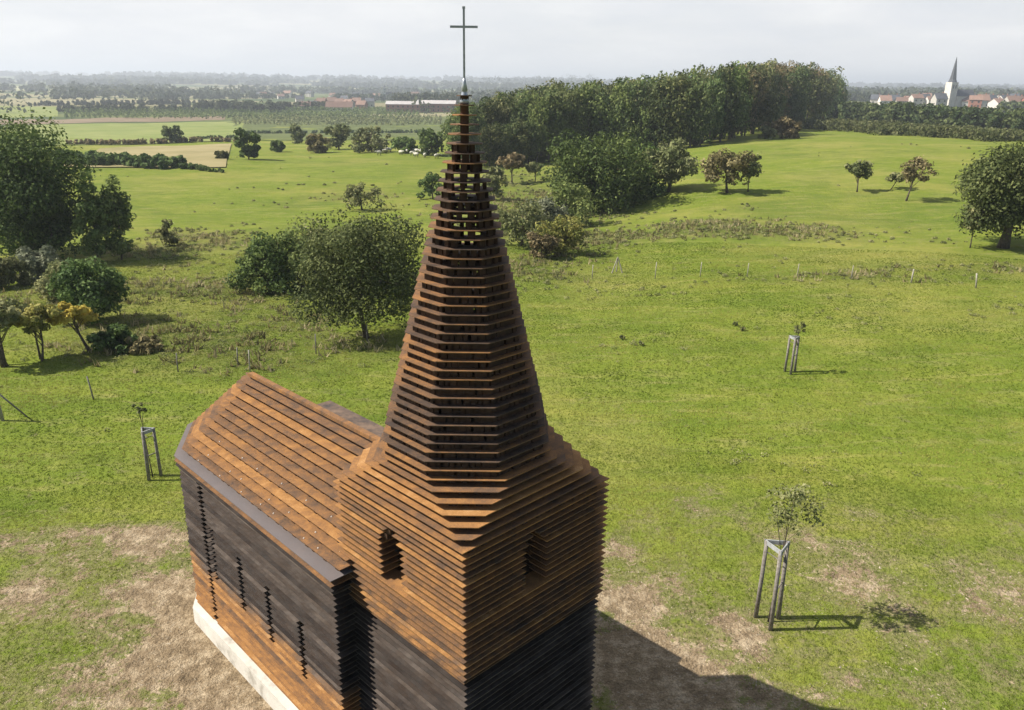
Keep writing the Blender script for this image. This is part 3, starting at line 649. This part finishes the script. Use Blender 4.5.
# the fold between the two slopes, right of the spire
for i, (px, py, top, w, kind, leaf, base, n, lab) in enumerate((
    (594, 210, 130, 112, 'dome', 'leaf_dark', .02, 13000, 'largest dark leafy tree in the hollow right of the spire'),
    (634, 196, 146, 82, 'dome', 'leaf_dark', .02, 5000, 'dark bush filling the gap right of the largest hollow tree'),
    (668, 192, 141, 60, 'round', 'leaf_olive', .12, 5000, 'rounded brown-green fruit tree at the right end of the hollow thicket'),
    (566, 226, 182, 56, 'dome', 'leaf_mid', .02, 2600, 'green bush at the lower left foot of the hollow thicket'),
    (546, 236, 196, 48, 'dome', 'leaf_silver', .02, 2200, 'grey-green bush low in the hollow close to the spire'),
    (561, 254, 213, 50, 'dome', 'leaf_yellow_green', .02, 2600, 'pale yellowish bush lowest in the hollow'),
    (541, 258, 232, 34, 'dome', 'leaf_rust', .02, 1400, 'reddish-brown bush left of the pale yellowish one'),
    (522, 246, 200, 56, 'dome', 'leaf_olive', .02, 2600, 'olive bush half behind the right edge of the spire'),
    (512, 184, 150, 30, 'flat', 'leaf_rust', .35, 900, 'small spreading tree with bare trunk between spire and wood'),
    (535, 182, 160, 20, 'flat', 'leaf_olive', .35, 600, 'little thin tree on the bright patch before the wood'),
    (493, 200, 165, 26, 'dome', 'leaf_olive', .05, 1500, 'bush directly behind the right edge of the upper spire'),
    (727, 193, 147, 50, 'dome', 'leaf_rust', .20, 2600, 'two-lobed greyish fruit tree alone on the slope'),
    (748, 192, 150, 22, 'round', 'leaf_olive', .25, 900, 'small companion tree touching the greyish fruit tree'),
    (857, 192, 159, 28, 'round', 'leaf_olive', .36, 700, 'small standing fruit tree mid right on the open slope'),
    (906, 201, 154, 34, 'round', 'leaf_rust', .34, 1000, 'leaning brownish fruit tree right of the small one'),
    (890, 190, 171, 20, 'round', 'leaf_olive', .36, 350, 'low side bush just left of the leaning fruit tree'),
    (1003, 248, 142, 118, 'round', 'leaf_applegreen', .09, 22000, 'big round broadleaf tree at the right picture edge'),
    (970, 248, 205, 24, 'round', 'leaf_olive', .35, 600, 'thin young tree just left of the big round right tree'),
    (735, 130, 104, 46, 'dome', 'leaf_mid', .02, 1800, 'rounded green bush at the foot of the wood'),
    (782, 138, 119, 40, 'dome', 'leaf_rust', .02, 1500, 'reddish round bush in front of the right end of the wood'),
    (765, 139, 126, 18, 'dome', 'leaf_olive', .02, 700, 'olive bush joined to the reddish round bush'),
    (709, 144, 136, 7, 'dome', 'leaf_dark', .02, 150, 'tiny dark bush standing before the wood'),
    (695, 146, 139, 7, 'dome', 'leaf_rust', .02, 150, 'tiny brown bush standing before the wood'))):
    d = at(px, py).y; sz = max(.13, d*.0034)
    T(px, py, top, w, kind, leaf, lab, n, sz, base, 30+n//70, 90+i, name='shrub' if 'bush' in lab else 'fruit_tree' if 'fruit' in lab else 'broadleaf_tree', cat='bush' if 'bush' in lab else 'tree', lean=.8 if 'leaning' in lab else 0, bare=4,
      trunk=.34 if px == 1003 else None)

tick('the wood')
# ------------------------------------------------------------------ the wood on the hill
tmpl = []
for i in range(7):
    t = make_tree(1., .55 if i % 2 else .68, 'round' if i % 3 else 'column', ('leaf_wood', 'leaf_wood', 'leaf_olive', 'leaf_wood', 'leaf_rust', 'leaf_mid'  , 'leaf_wood')[i], 2800, .038, .06, 120, 200+i, .02, name='woodland_tree'); tmpl.append(t)
xs = [462, 500, 545, 600, 650, 700, 740, 780, 815, 836]
fb = [168, 166, 163, 156, 152, 146, 137, 128, 122, 118]
tp = [104, 92, 82, 79, 73, 65, 60, 60, 62, 76]
first = [True]*7; n = 0; used = 0
px = 462.
while px <= 834:
    for row in range(5):
        q = px+rng.uniform(-4, 4); p0 = at(q, float(np.interp(q, xs, fb))); dirn = Vector((p0.x, p0.y, 0)).normalized()
        off = row*rng.uniform(6.5, 8.5)+rng.uniform(-1, 1); 
        if q > 815 and row > 2: continue
        x, y = p0.x+dirn.x*off, p0.y+dirn.y*off; p = Vector((x, y, tz(x, y)))
        H = ztop(p, q, float(np.interp(q, xs, tp)))*(.90+.12*rng.random())*(.66 if row == 0 and rng.random() < .5 else 1)
        H = max(H, 4)
        k = rng.choice((0, 1, 3, 6, 2, 5)) if not (q > 715 and rng.random() < .45) else 4
        if row == 0: k = rng.choice((0, 3, 5, 6))
        o = tmpl[k] if first[k] else copy_tree(tmpl[k]); first[k] = False
        o.location = p; wsc = H*rng.uniform(.62, .9)*(1.15 if H < 9 else 1); o.scale = (wsc, wsc, H); o.rotation_euler = (0, 0, rng.uniform(0, 6.28))
        tag(o, 'tall leafy tree in the dense wood on the hill', 'tree', 'trees of the dense wood on the hill'); n += 1
    px += 9.5
for k in range(7):
    if first[k]: bpy.data.objects.remove(tmpl[k])
print('wood trees', n)

tick('fields')
# ------------------------------------------------------------------ fields, hedges, orchards
def field(name, pts, material, label, dz=.15, nx=40, ny=16):
    P = [at(*p) for p in pts]; V = []; Fq = []
    for j in range(ny+1):
        for i in range(nx+1):
            a = P[0].lerp(P[1], i/nx); b = P[3].lerp(P[2], i/nx); q = a.lerp(b, j/ny); V.append((q.x, q.y, tz(q.x, q.y)+dz))
    for j in range(ny):
        for i in range(nx): k = j*(nx+1)+i; Fq.append((k, k+1, k+nx+2, k+nx+1))
    me = bpy.data.meshes.new(name); me.from_pydata(V, [], Fq); me.materials.append(M[material]); me.update()
    if me.polygons[0].normal.z < 0: me.flip_normals()
    o = bpy.data.objects.new(name, me); C.objects.link(o); tag(o, label, 'field', kind='structure')
field('light_green_field', [(30, 146), (222, 142), (245, 122), (30, 125)], 'field_green', 'light green mown field')
field('straw_field', [(60, 168), (226, 168), (232, 144), (100, 149)], 'field_straw', 'straw-coloured fallow field')
field('orchard_field', [(232, 140), (440, 139), (445, 118), (222, 119)], 'field_orchard', 'green orchard field', dz=.12)
field('brown_strip', [(0, 125), (225, 120), (225, 116), (0, 120)], 'brown_soil', 'narrow brown strip')
field('grass_strip', [(0, 118), (58, 117), (58, 107), (0, 106)], 'field_green', 'pale green strip')
field('pale_field', [(0, 92), (30, 91), (34, 86), (0, 87)], 'field_pale', 'distant straw field', dz=.8)
field('far_pale_field', [(270, 95), (310, 95), (315, 91), (268, 91)], 'field_pale', 'distant pale field', dz=.8)
def clumps_line(name, a, b, hpx, n, per, size, leaf, label, cat, depth=2., kind='stuff', seed=0, wob=.3, extra=None):
    """a hedge or belt between two picture points, its height given by hpx picture lines"""
    rs = np.random.RandomState(seed); A, B = at(*a), at(*b); cs = []; rr = []
    HA = ztop(A, a[0], a[1]-hpx[0]); HB = ztop(B, b[0], b[1]-hpx[1])
    nd = Vector((A.y-B.y, B.x-A.x, 0)).normalized()
    for i in range(n):
        t = rs.rand(); h = (HA*(1-t)+HB*t)*(1-wob*rs.rand()); r = h*.3
        q = A.lerp(B, t)+nd*rs.uniform(-depth, depth)
        for k in range(3): cs.append((q.x+rs.normal()*r*.4, q.y+rs.normal()*r*.4, tz(q.x, q.y)+h*(.25+.25*k))); rr.append(r*(1.05-.12*k))
    V, tone = leaves(np.array(cs), np.array(rr), n*per, size, rs)
    o = quads_mesh(name, V, leaf, tone); tag(o, label, cat, kind=kind); return o
clumps_line('dark_hedge', (55, 163), (176, 168), (15, 12), 90, 110, .5, 'leaf_dark', 'long dark hedge along the straw field', 'hedge', 2.2, None, 1)
clumps_line('low_hedge', (176, 168), (228, 173), (7, 3), 40, 50, .35, 'leaf_dark', 'low thin hedge continuing from the long dark hedge', 'hedge', .8, None, 2)
clumps_line('field_margin', (60, 145), (240, 142), (7, 5), 90, 40, .55, 'leaf_rust', 'scrubby brown margin below the light green field', 'hedge', 1.6, None, 3)
clumps_line('orchard_hedge', (236, 134), (425, 133), (4, 4), 150, 34, .6, 'leaf_dark', 'thin dark hedge line across the green field left of the spire', 'hedge', 1.6, None, 14)
clumps_line('scrub_margin', (170, 141), (236, 138), (4, 4), 40, 40, .5, 'leaf_dark', 'short dark margin right of the round bush', 'hedge', 1.6, None, 4)
def orchard(name, x0, x1, y0, y1, rows, hpx, label, leaf, per=7, seed=0, spacing=4):
    rs = np.random.RandomState(seed); cs = []; rr = []
    for j in range(rows):
        yy = y0+(y1-y0)*(j/(max(1, rows-1)))**1.0; A, B = at(x0, yy), at(x1, yy); H = ztop(A, x0, yy-hpx*(y0-60)/(yy-60) if 0 else yy-hpx)
        H = min(max(H, 1.8), 4.5); k = int((B-A).length/spacing)
        for i in range(k): q = A.lerp(B, (i+.5)/k); cs.append((q.x+rs.normal()*.3, q.y+rs.normal()*.3, tz(q.x, q.y)+H*.55)); rr.append(H*.42)
    cs = np.array(cs); rr = np.array(rr); V, tone = leaves(cs, rr, len(cs)*per, .9, rs, 1.0)
    o = quads_mesh(name, V, leaf, tone); tag(o, label, 'orchard', kind='stuff')
orchard('orchard_rows', 232, 442, 125, 118, 10, 4, 'rows of low fruit trees in the orchard left of the spire', 'leaf_olive', 12, 5, 2.6)
orchard('far_orchard_rows', 64, 420, 119, 110, 14, 5, 'dark orchard rows beyond the light green field', 'leaf_dark', 14, 6, 3)
clumps_line('crop_band', (812, 127), (1030, 142), (11, 13), 620, 46, .45, 'crop', 'pale green-brown orchard hedge along the top of the right slope', 'hedge', 9, None, 7, .15)
clumps_line('tree_belt', (826, 118), (1040, 131), (21, 24), 230, 120, .9, 'leaf_wood', 'belt of dark trees in front of the distant town', 'tree belt', 9, 'stuff', 8, .4)
for i, (a, b, h, leaf, lab) in enumerate((((60, 112), (222, 111), 9, 'leaf_far', 'dark tree belt beyond the far orchard'), ((208, 111), (284, 112), 13, 'leaf_far', 'darkest tall block of far trees at left'),
    ((398, 108), (466, 109), 18, 'leaf_far', 'tall far wood behind the long red-roofed sheds'), ((285, 110), (345, 109), 9, 'leaf_wood', 'mixed green trees before the village'),
    ((30, 106), (200, 104), 6, 'leaf_far', 'thin far tree line at left'), ((150, 100), (300, 98), 7, 'leaf_far', 'bluish tree line behind the village'),
    ((330, 100), (420, 100), 8, 'leaf_far', 'tree line around the white tower'), ((840, 100), (895, 103), 11, 'leaf_far', 'dark trees left of the town church'),
    ((468, 92), (600, 90), 18, 'leaf_far', 'ragged far tree line above the wood'), ((1000, 113), (1060, 115), 14, 'leaf_wood', 'dark trees at the right edge before the town'))):
    clumps_line('tree_belt', a, b, (h, h), 90, 70, 1.6, leaf, lab, 'tree belt', 14, 'stuff', 20+i, .45)
# far countryside: woods and hedges to the horizon
def far_woods():
    rs = np.random.RandomState(77); cs = []; rr = []
    for b in range(230):
        r = math.exp(rs.uniform(math.log(620), math.log(8500))); a = math.radians(rs.uniform(-46, 46)); x, y = r*math.sin(a), r*math.cos(a)
        if r < 1100 and a > math.radians(4): continue
        if r < 1500 and -22 < math.degrees(a) < -4: continue
        Lb = rs.uniform(80, 300)*(r/1200)**.7; n = int(14+Lb/max(7, r*.006)); th = rs.normal()*.12; dp = rs.uniform(5, 30)*(r/1500)**.5
        for i in range(n):
            s = rs.uniform(-1, 1)*Lb/2; d = rs.uniform(-1, 1)*dp; qx, qy = x+math.cos(th)*s-math.sin(th)*d, y+math.sin(th)*s+math.cos(th)*d
            h = rs.uniform(6, 14)*(1 if r < 3000 else 1.3); cs.append((qx, qy, tz(qx, qy)+h*.45)); rr.append(h*.6*(1+r/6000))
    cs = np.array(cs); rr = np.array(rr); V, tone = leaves(cs, rr, len(cs)*26, 1, rs)
    k = None
    c = V.mean(1, keepdims=True); dist = np.hypot(c[:, :, 0], c[:, :, 1])[:, :, None]; V = c+(V-c)*np.clip(dist*.0042, 2.2, 22)
    o = quads_mesh('distant_woodland', V, 'leaf_far', tone); tag(o, 'blue-green patchwork of distant woods and hedges out to the horizon', 'woodland', kind='stuff')
far_woods()

tick('weeds')
# ------------------------------------------------------------------ weeds in the meadow
def weeds():
    rs = np.random.RandomState(5); r = np.sqrt(rs.uniform(20**2, 150**2, 90000)); a = np.radians(rs.uniform(-36, 36, 90000)); x, y = r*np.sin(a), r*np.cos(a)
    cl = fbm(x, y*1.6, 9., 4); ok = np.nonzero(rs.rand(90000) < roughmask(x, y)*.55*(1-.85*ss(70, 100, r))+.22*ss(.58, .70, cl)*(1-ss(50, 78, r)))[0][:6500]; x, y, r = x[ok], y[ok], r[ok]
    s = rs.uniform(.05, .17, len(x))*(1+r/260); cs = np.stack([x, y, terr(x, y)+s*.3], -1); rr = s
    V, tone = leaves(np.array(cs), np.array(rr), 110000, .06, rs, .6)
    c = V.mean(1, keepdims=True); dist = np.hypot(c[:, :, 0], c[:, :, 1])[:, :, None]; V = c+(V-c)*np.clip(dist*.022, .8, 2.2)
    o = quads_mesh('meadow_weeds', V, 'leaf_olive', tone); tag(o, 'scattered dark weeds and nettles in the meadow', 'weeds', kind='stuff')
weeds()
for i, (px, py, w) in enumerate(((640, 346, 9), (622, 340, 6), (742, 331, 7), (735, 326, 5), (600, 120, 0))):
    if w: 
        p = at(px, py); t = make_tree(.22, width(p, w), 'dome', 'leaf_olive', 90, .08, .02, 9, 300+i, .01, name='thistle_plant'); t.location = p
        tag(t, ('dark weed tuft right of the spire, larger of a close pair', 'smaller pale weed tuft left of its darker neighbour', 'dark weed tuft below the third fence post', 'tiny weed tuft upslope of another below the fence')[i], 'weed')

# ------------------------------------------------------------------ sheep
def make_sheep():
    s = empty('sheep', (0, 0, 0)); b = MB()
    b.tube([(-.58, 0, .66), (-.5, 0, .68), (-.3, 0, .70), (0, 0, .70), (.3, 0, .71), (.5, 0, .74), (.60, 0, .80), (.72, 0, .90), (.84, 0, .88), (.97, 0, .80), (1.0, 0, .79)],
           [.08, .22, .30, .31, .29, .22, .15, .11, .11, .07, .04], 10, 0)
    for x, y in ((-.36, .15), (-.36, -.15), (.32, .14), (.32, -.14)): b.tube([(x, y, .62), (x+(.05 if x < 0 else 0), y, .36), (x, y, 0)], [.09, .05, .035], 7, 1)
    for y in (-.1, .1): b.tube([(.80, y*.8, .93), (.76, y*2, .93)], [.035, .012], 5, 1)
    b.tube([(-.56, 0, .74), (-.64, 0, .52)], [.05, .03], 6)
    b.build('body', ['wool', 'sheep_skin'], s, True); return s
sh = make_sheep(); rs = random.Random(9)
for i in range(26):
    o = sh if i == 0 else copy_tree(sh)
    px = rs.uniform(366, 392) if i < 9 else rs.uniform(396, 437); py = 152.5+(px-366)*.05+rs.uniform(-1.8, 2.6)
    p = at(px, py); o.location = p; o.rotation_euler = (0, 0, rs.uniform(0, 6.28)); o.scale = (.82,)*3
    tag(o, 'cream woolly sheep in the flock grazing below the back hedge', 'sheep', 'flock of sheep grazing below the back hedge')

# ------------------------------------------------------------------ buildings
def house(p, w, d, h, rh, rz, wall, roof, label, cat='house', group=None, name='village_house', win=True):
    o = empty(name, p, rz); tag(o, label, cat, group)
    b = MB(); b.box(0, 0, h/2-1, w, d, h+2); 
    b.v += [(-w/2, -d/2, h), (-w/2, d/2, h), (-w/2, 0, h+rh*.97), (w/2, -d/2, h), (w/2, d/2, h), (w/2, 0, h+rh*.97)]; n = len(b.v)-6
    b.f += [(n, n+2, n+1), (n+3, n+4, n+5)]; b.m += [0, 0]; b.build('wall', wall, o)
    r = MB(); e = .35
    for s in (-1, 1):
        r.v += [(-w/2-e, s*(d/2+e), h-.25), (w/2+e, s*(d/2+e), h-.25), (w/2+e, 0, h+rh), (-w/2-e, 0, h+rh), (-w/2-e, s*(d/2+e), h-.05), (w/2+e, s*(d/2+e), h-.05), (w/2+e, 0, h+rh+.25), (-w/2-e, 0, h+rh+.25)]
        n = len(r.v)-8; r.f += [tuple(n+k for k in f) for f in ((0, 1, 2, 3), (4, 7, 6, 5), (0, 4, 5, 1), (0, 3, 7, 4), (1, 5, 6, 2))]; r.m += [0]*5
    ro_ = r.build('roof', roof, o); c = MB(); c.box(w*.28, .3, h+rh+.3, .7, .7, 1.6); c.build('chimney', 'brick_wall', ro_)
    if win:
        for i in range(max(2, int(w/3.5))):
            x = -w/2+w*(i+.5)/max(2, int(w/3.5))
            for zz in ([1.5, 4.2] if h > 5 else [1.5]):
                m = MB(); m.box(x, -d/2-.02, zz, 1.1, .08, 1.3); m.build('window', 'dark_pane', o)
    return o
colr = [('house_wall', 'red_roof', 'white-walled', 'red-roofed'), ('house_wall', 'slate_roof', 'white-walled', 'dark-roofed'), ('brick_wall', 'red_roof', 'brick', 'red-roofed')]
place = ['left of the village', 'beside the pale trees', 'under the bluish tree line', 'next to the orange roofs', 'behind the sheds', 'near the white tower']
hr = random.Random(4)
vill = [(258, 97, 1), (264, 98, 0), (271, 97, 1), (281, 99, 0), (288, 97, 0), (300, 104, 1), (306, 110, 0), (313, 109, 1), (322, 108, 2), (332, 106, 0), (340, 107, 2), (349, 108, 0), (357, 106, 2), (345, 103, 1), (362, 109, 2), (370, 107, 1), (377, 98, 0), (394, 99, 1), (401, 99, 0), (415, 98, 0), (425, 97, 1), (356, 99, 1), (333, 98, 0), (310, 97, 1)]
for i, (px, py, k) in enumerate(vill):
    p = at(px, py); w = width(p, hr.uniform(5, 9)); w = min(max(w, 8), 18); w_, r_, a, b_ = colr[k]
    house(p, w, 7.5, hr.uniform(3.2, 5.6), hr.uniform(2.4, 3.4), hr.uniform(-.5, .5), w_, r_, 'small %s %s house in the far village left of the spire' % (a, b_), 'house', 'small %s %s houses of the far village' % (a, b_))
p = at(404, 112); house(p, width(p, 34), 12, 6.0, 2.0, .02, 'brick_wall', 'pale_roof', 'long low brick shed with pale roof, left of the pair by the spire', 'shed', None, 'long_shed')
p = at(437, 112); house(p, width(p, 38), 13, 6.6, 2.2, -.03, 'brick_wall', 'pale_roof', 'long brick shed with bright roof, right of the pair by the spire', 'shed', None, 'long_shed')
p = at(340, 111); house(p, width(p, 26), 11, 3.0, 4, .05, 'house_wall', 'red_roof', 'long farmhouse with broad orange roof beside the sheds', 'farmhouse', None, 'farmhouse')
def church_tower(p, H, w, sp, label, wall, cat, rz=.3, name='church_building'):
    o = empty(name, p, rz); tag(o, label, cat); b = MB(); b.box(0, 0, H/2-1, w, w, H+2); b.build('tower', wall, o)
    for x in (-w*.18, w*.18):
        m = MB(); m.box(x, -w/2-.03, H*.82, w*.14, .12, H*.14); m.build('belfry_window', 'dark_pane', o)
    s = MB(); n = 8; R0 = w*.52
    s.tube([(0, 0, H), (0, 0, H+sp*.12), (0, 0, H+sp)], [R0, R0*.72, .12], 8); s.build('spire', 'slate_roof', o)
    b = MB(); b.box(w*1.9, 0, H*.22, w*2.8, w*1.3, H*.44); b.build('nave', wall, o)
    r = MB(); x0, x1 = w*.5, w*3.35; e = w*.7; h = H*.44; t = h+w*.8
    r.v += [(x0, -e, h), (x1, -e, h), (x1, e, h), (x0, e, h), (x0, 0, t), (x1, 0, t)]; r.f += [(0, 1, 5, 4), (3, 4, 5, 2), (0, 4, 3), (1, 2, 5), (0, 3, 2, 1)]; r.m += [0]*5; r.build('nave_roof', 'slate_roof', o)
p = at(948, 107); p.z = tz(p.x, p.y); Ht = ztop(p, 955, 57); church_tower(p, Ht*.5, Ht*.17, Ht*.5, 'distant town church with white tower and tall dark spire', 'house_wall', 'church')
p = at(385, 100); Ht = ztop(p, 385, 85); church_tower(p, Ht*.86, Ht*.2, Ht*.14, 'slim white tower rising from the far village', 'house_wall', 'tower', .1)
town = [(884, 106, 0), (893, 105, 1), (901, 106, 0), (908, 104, 2), (915, 106, 0), (923, 105, 1), (931, 106, 0), (938, 107, 1), (966, 107, 0), (974, 108, 2), (981, 107, 0), (989, 107, 1), (996, 108, 0), (1003, 107, 1), (1010, 109, 0), (1018, 108, 0), (1025, 109, 2), (875, 104, 1), (926, 101, 0), (970, 102, 0), (985, 102, 1), (1000, 103, 0), (1013, 103, 1)]
for i, (px, py, k) in enumerate(town):
    p = at(px, py); w = min(max(width(p, hr.uniform(5, 8)), 8), 15); w_, r_, a, b_ = colr[k]
    house(p, w, 8.5, hr.uniform(3.6, 6), hr.uniform(2.5, 4.), hr.uniform(-.5, .5), w_, r_, 'small %s %s house in the distant town round the spire at right' % (a, b_), 'house', 'small %s %s houses of the distant town' % (a, b_), 'town_house')

tick('haze')
# ------------------------------------------------------------------ haze
hz = MB(); hz.box(0, 1500, 0, 25000, 25000, 2); me = None
o = hz.build('haze', 'concrete'); gz = min(v.co.z for v in bpy.data.objects['ground'].data.vertices)
for v in o.data.vertices: v.co.z = gz-1 if v.co.z < 0 else 95
m = bpy.data.materials.new('haze_air'); m.use_nodes = True; nt = m.node_tree; nt.nodes.clear(); out = nt.nodes.new('ShaderNodeOutputMaterial')
pv = nt.nodes.new('ShaderNodeVolumePrincipled'); pv.inputs['Color'].default_value = (.84, .91, 1, 1); pv.inputs['Density'].default_value = .00030; pv.inputs['Anisotropy'].default_value = .2
nt.links.new(pv.outputs[0], out.inputs['Volume']); o.data.materials.clear(); o.data.materials.append(m)
tag(o, 'thin bluish haze over the countryside', 'haze', kind='stuff')

# ------------------------------------------------------------------ sky and sun
w = bpy.data.worlds.new('World'); sc.world = w; w.use_nodes = True; nt = w.node_tree; nt.nodes.clear()
wo = nt.nodes.new('ShaderNodeOutputWorld'); bg = nt.nodes.new('ShaderNodeBackground'); bg.inputs[1].default_value = .066; nt.links.new(bg.outputs[0], wo.inputs[0])
sky = nt.nodes.new('ShaderNodeTexSky'); sky.sky_type = 'NISHITA'; sky.sun_disc = False; sky.sun_elevation = R(42); sky.sun_rotation = math.atan2(-1.1, -.04); sky.dust_density = .8; sky.air_density = 1.0
tc = nt.nodes.new('ShaderNodeTexCoord'); mp = nt.nodes.new('ShaderNodeMapping'); mp.inputs['Scale'].default_value = (1, 1, 4.5); nt.links.new(tc.outputs['Generated'], mp.inputs[0])
cn = noise(nt, mp.outputs[0], 2.6, 8, .62, .4); cf = ramp(nt, cn, [(.28, (.84, .84, .84)), (.60, (.98, .98, .98))])
sx = nt.nodes.new('ShaderNodeSeparateXYZ'); nt.links.new(tc.outputs['Generated'], sx.inputs[0]); cf = math_(nt, 'MULTIPLY', cf, smooth(nt, sx.outputs[1], -.05, .70))
cc = ramp(nt, noise(nt, mp.outputs[0], 5.5, 7, .6, .3), [(.34, (7.9, 8.05, 8.4)), (.50, (8.5, 8.55, 8.7)), (.66, (9.2, 9.2, 9.2))])
mx = mixc(nt, cf, sky.outputs[0], cc); nt.links.new(mx, bg.inputs[0])
sd = bpy.data.lights.new('sun', 'SUN'); so = bpy.data.objects.new('sun', sd); C.objects.link(so); sd.energy = 5.0; sd.angle = R(.5); sd.color = (1, .94, .84)
so.rotation_euler = Vector((.98, .02, -1)).to_track_quat('-Z', 'Y').to_euler()
print('objects', len(bpy.data.objects))
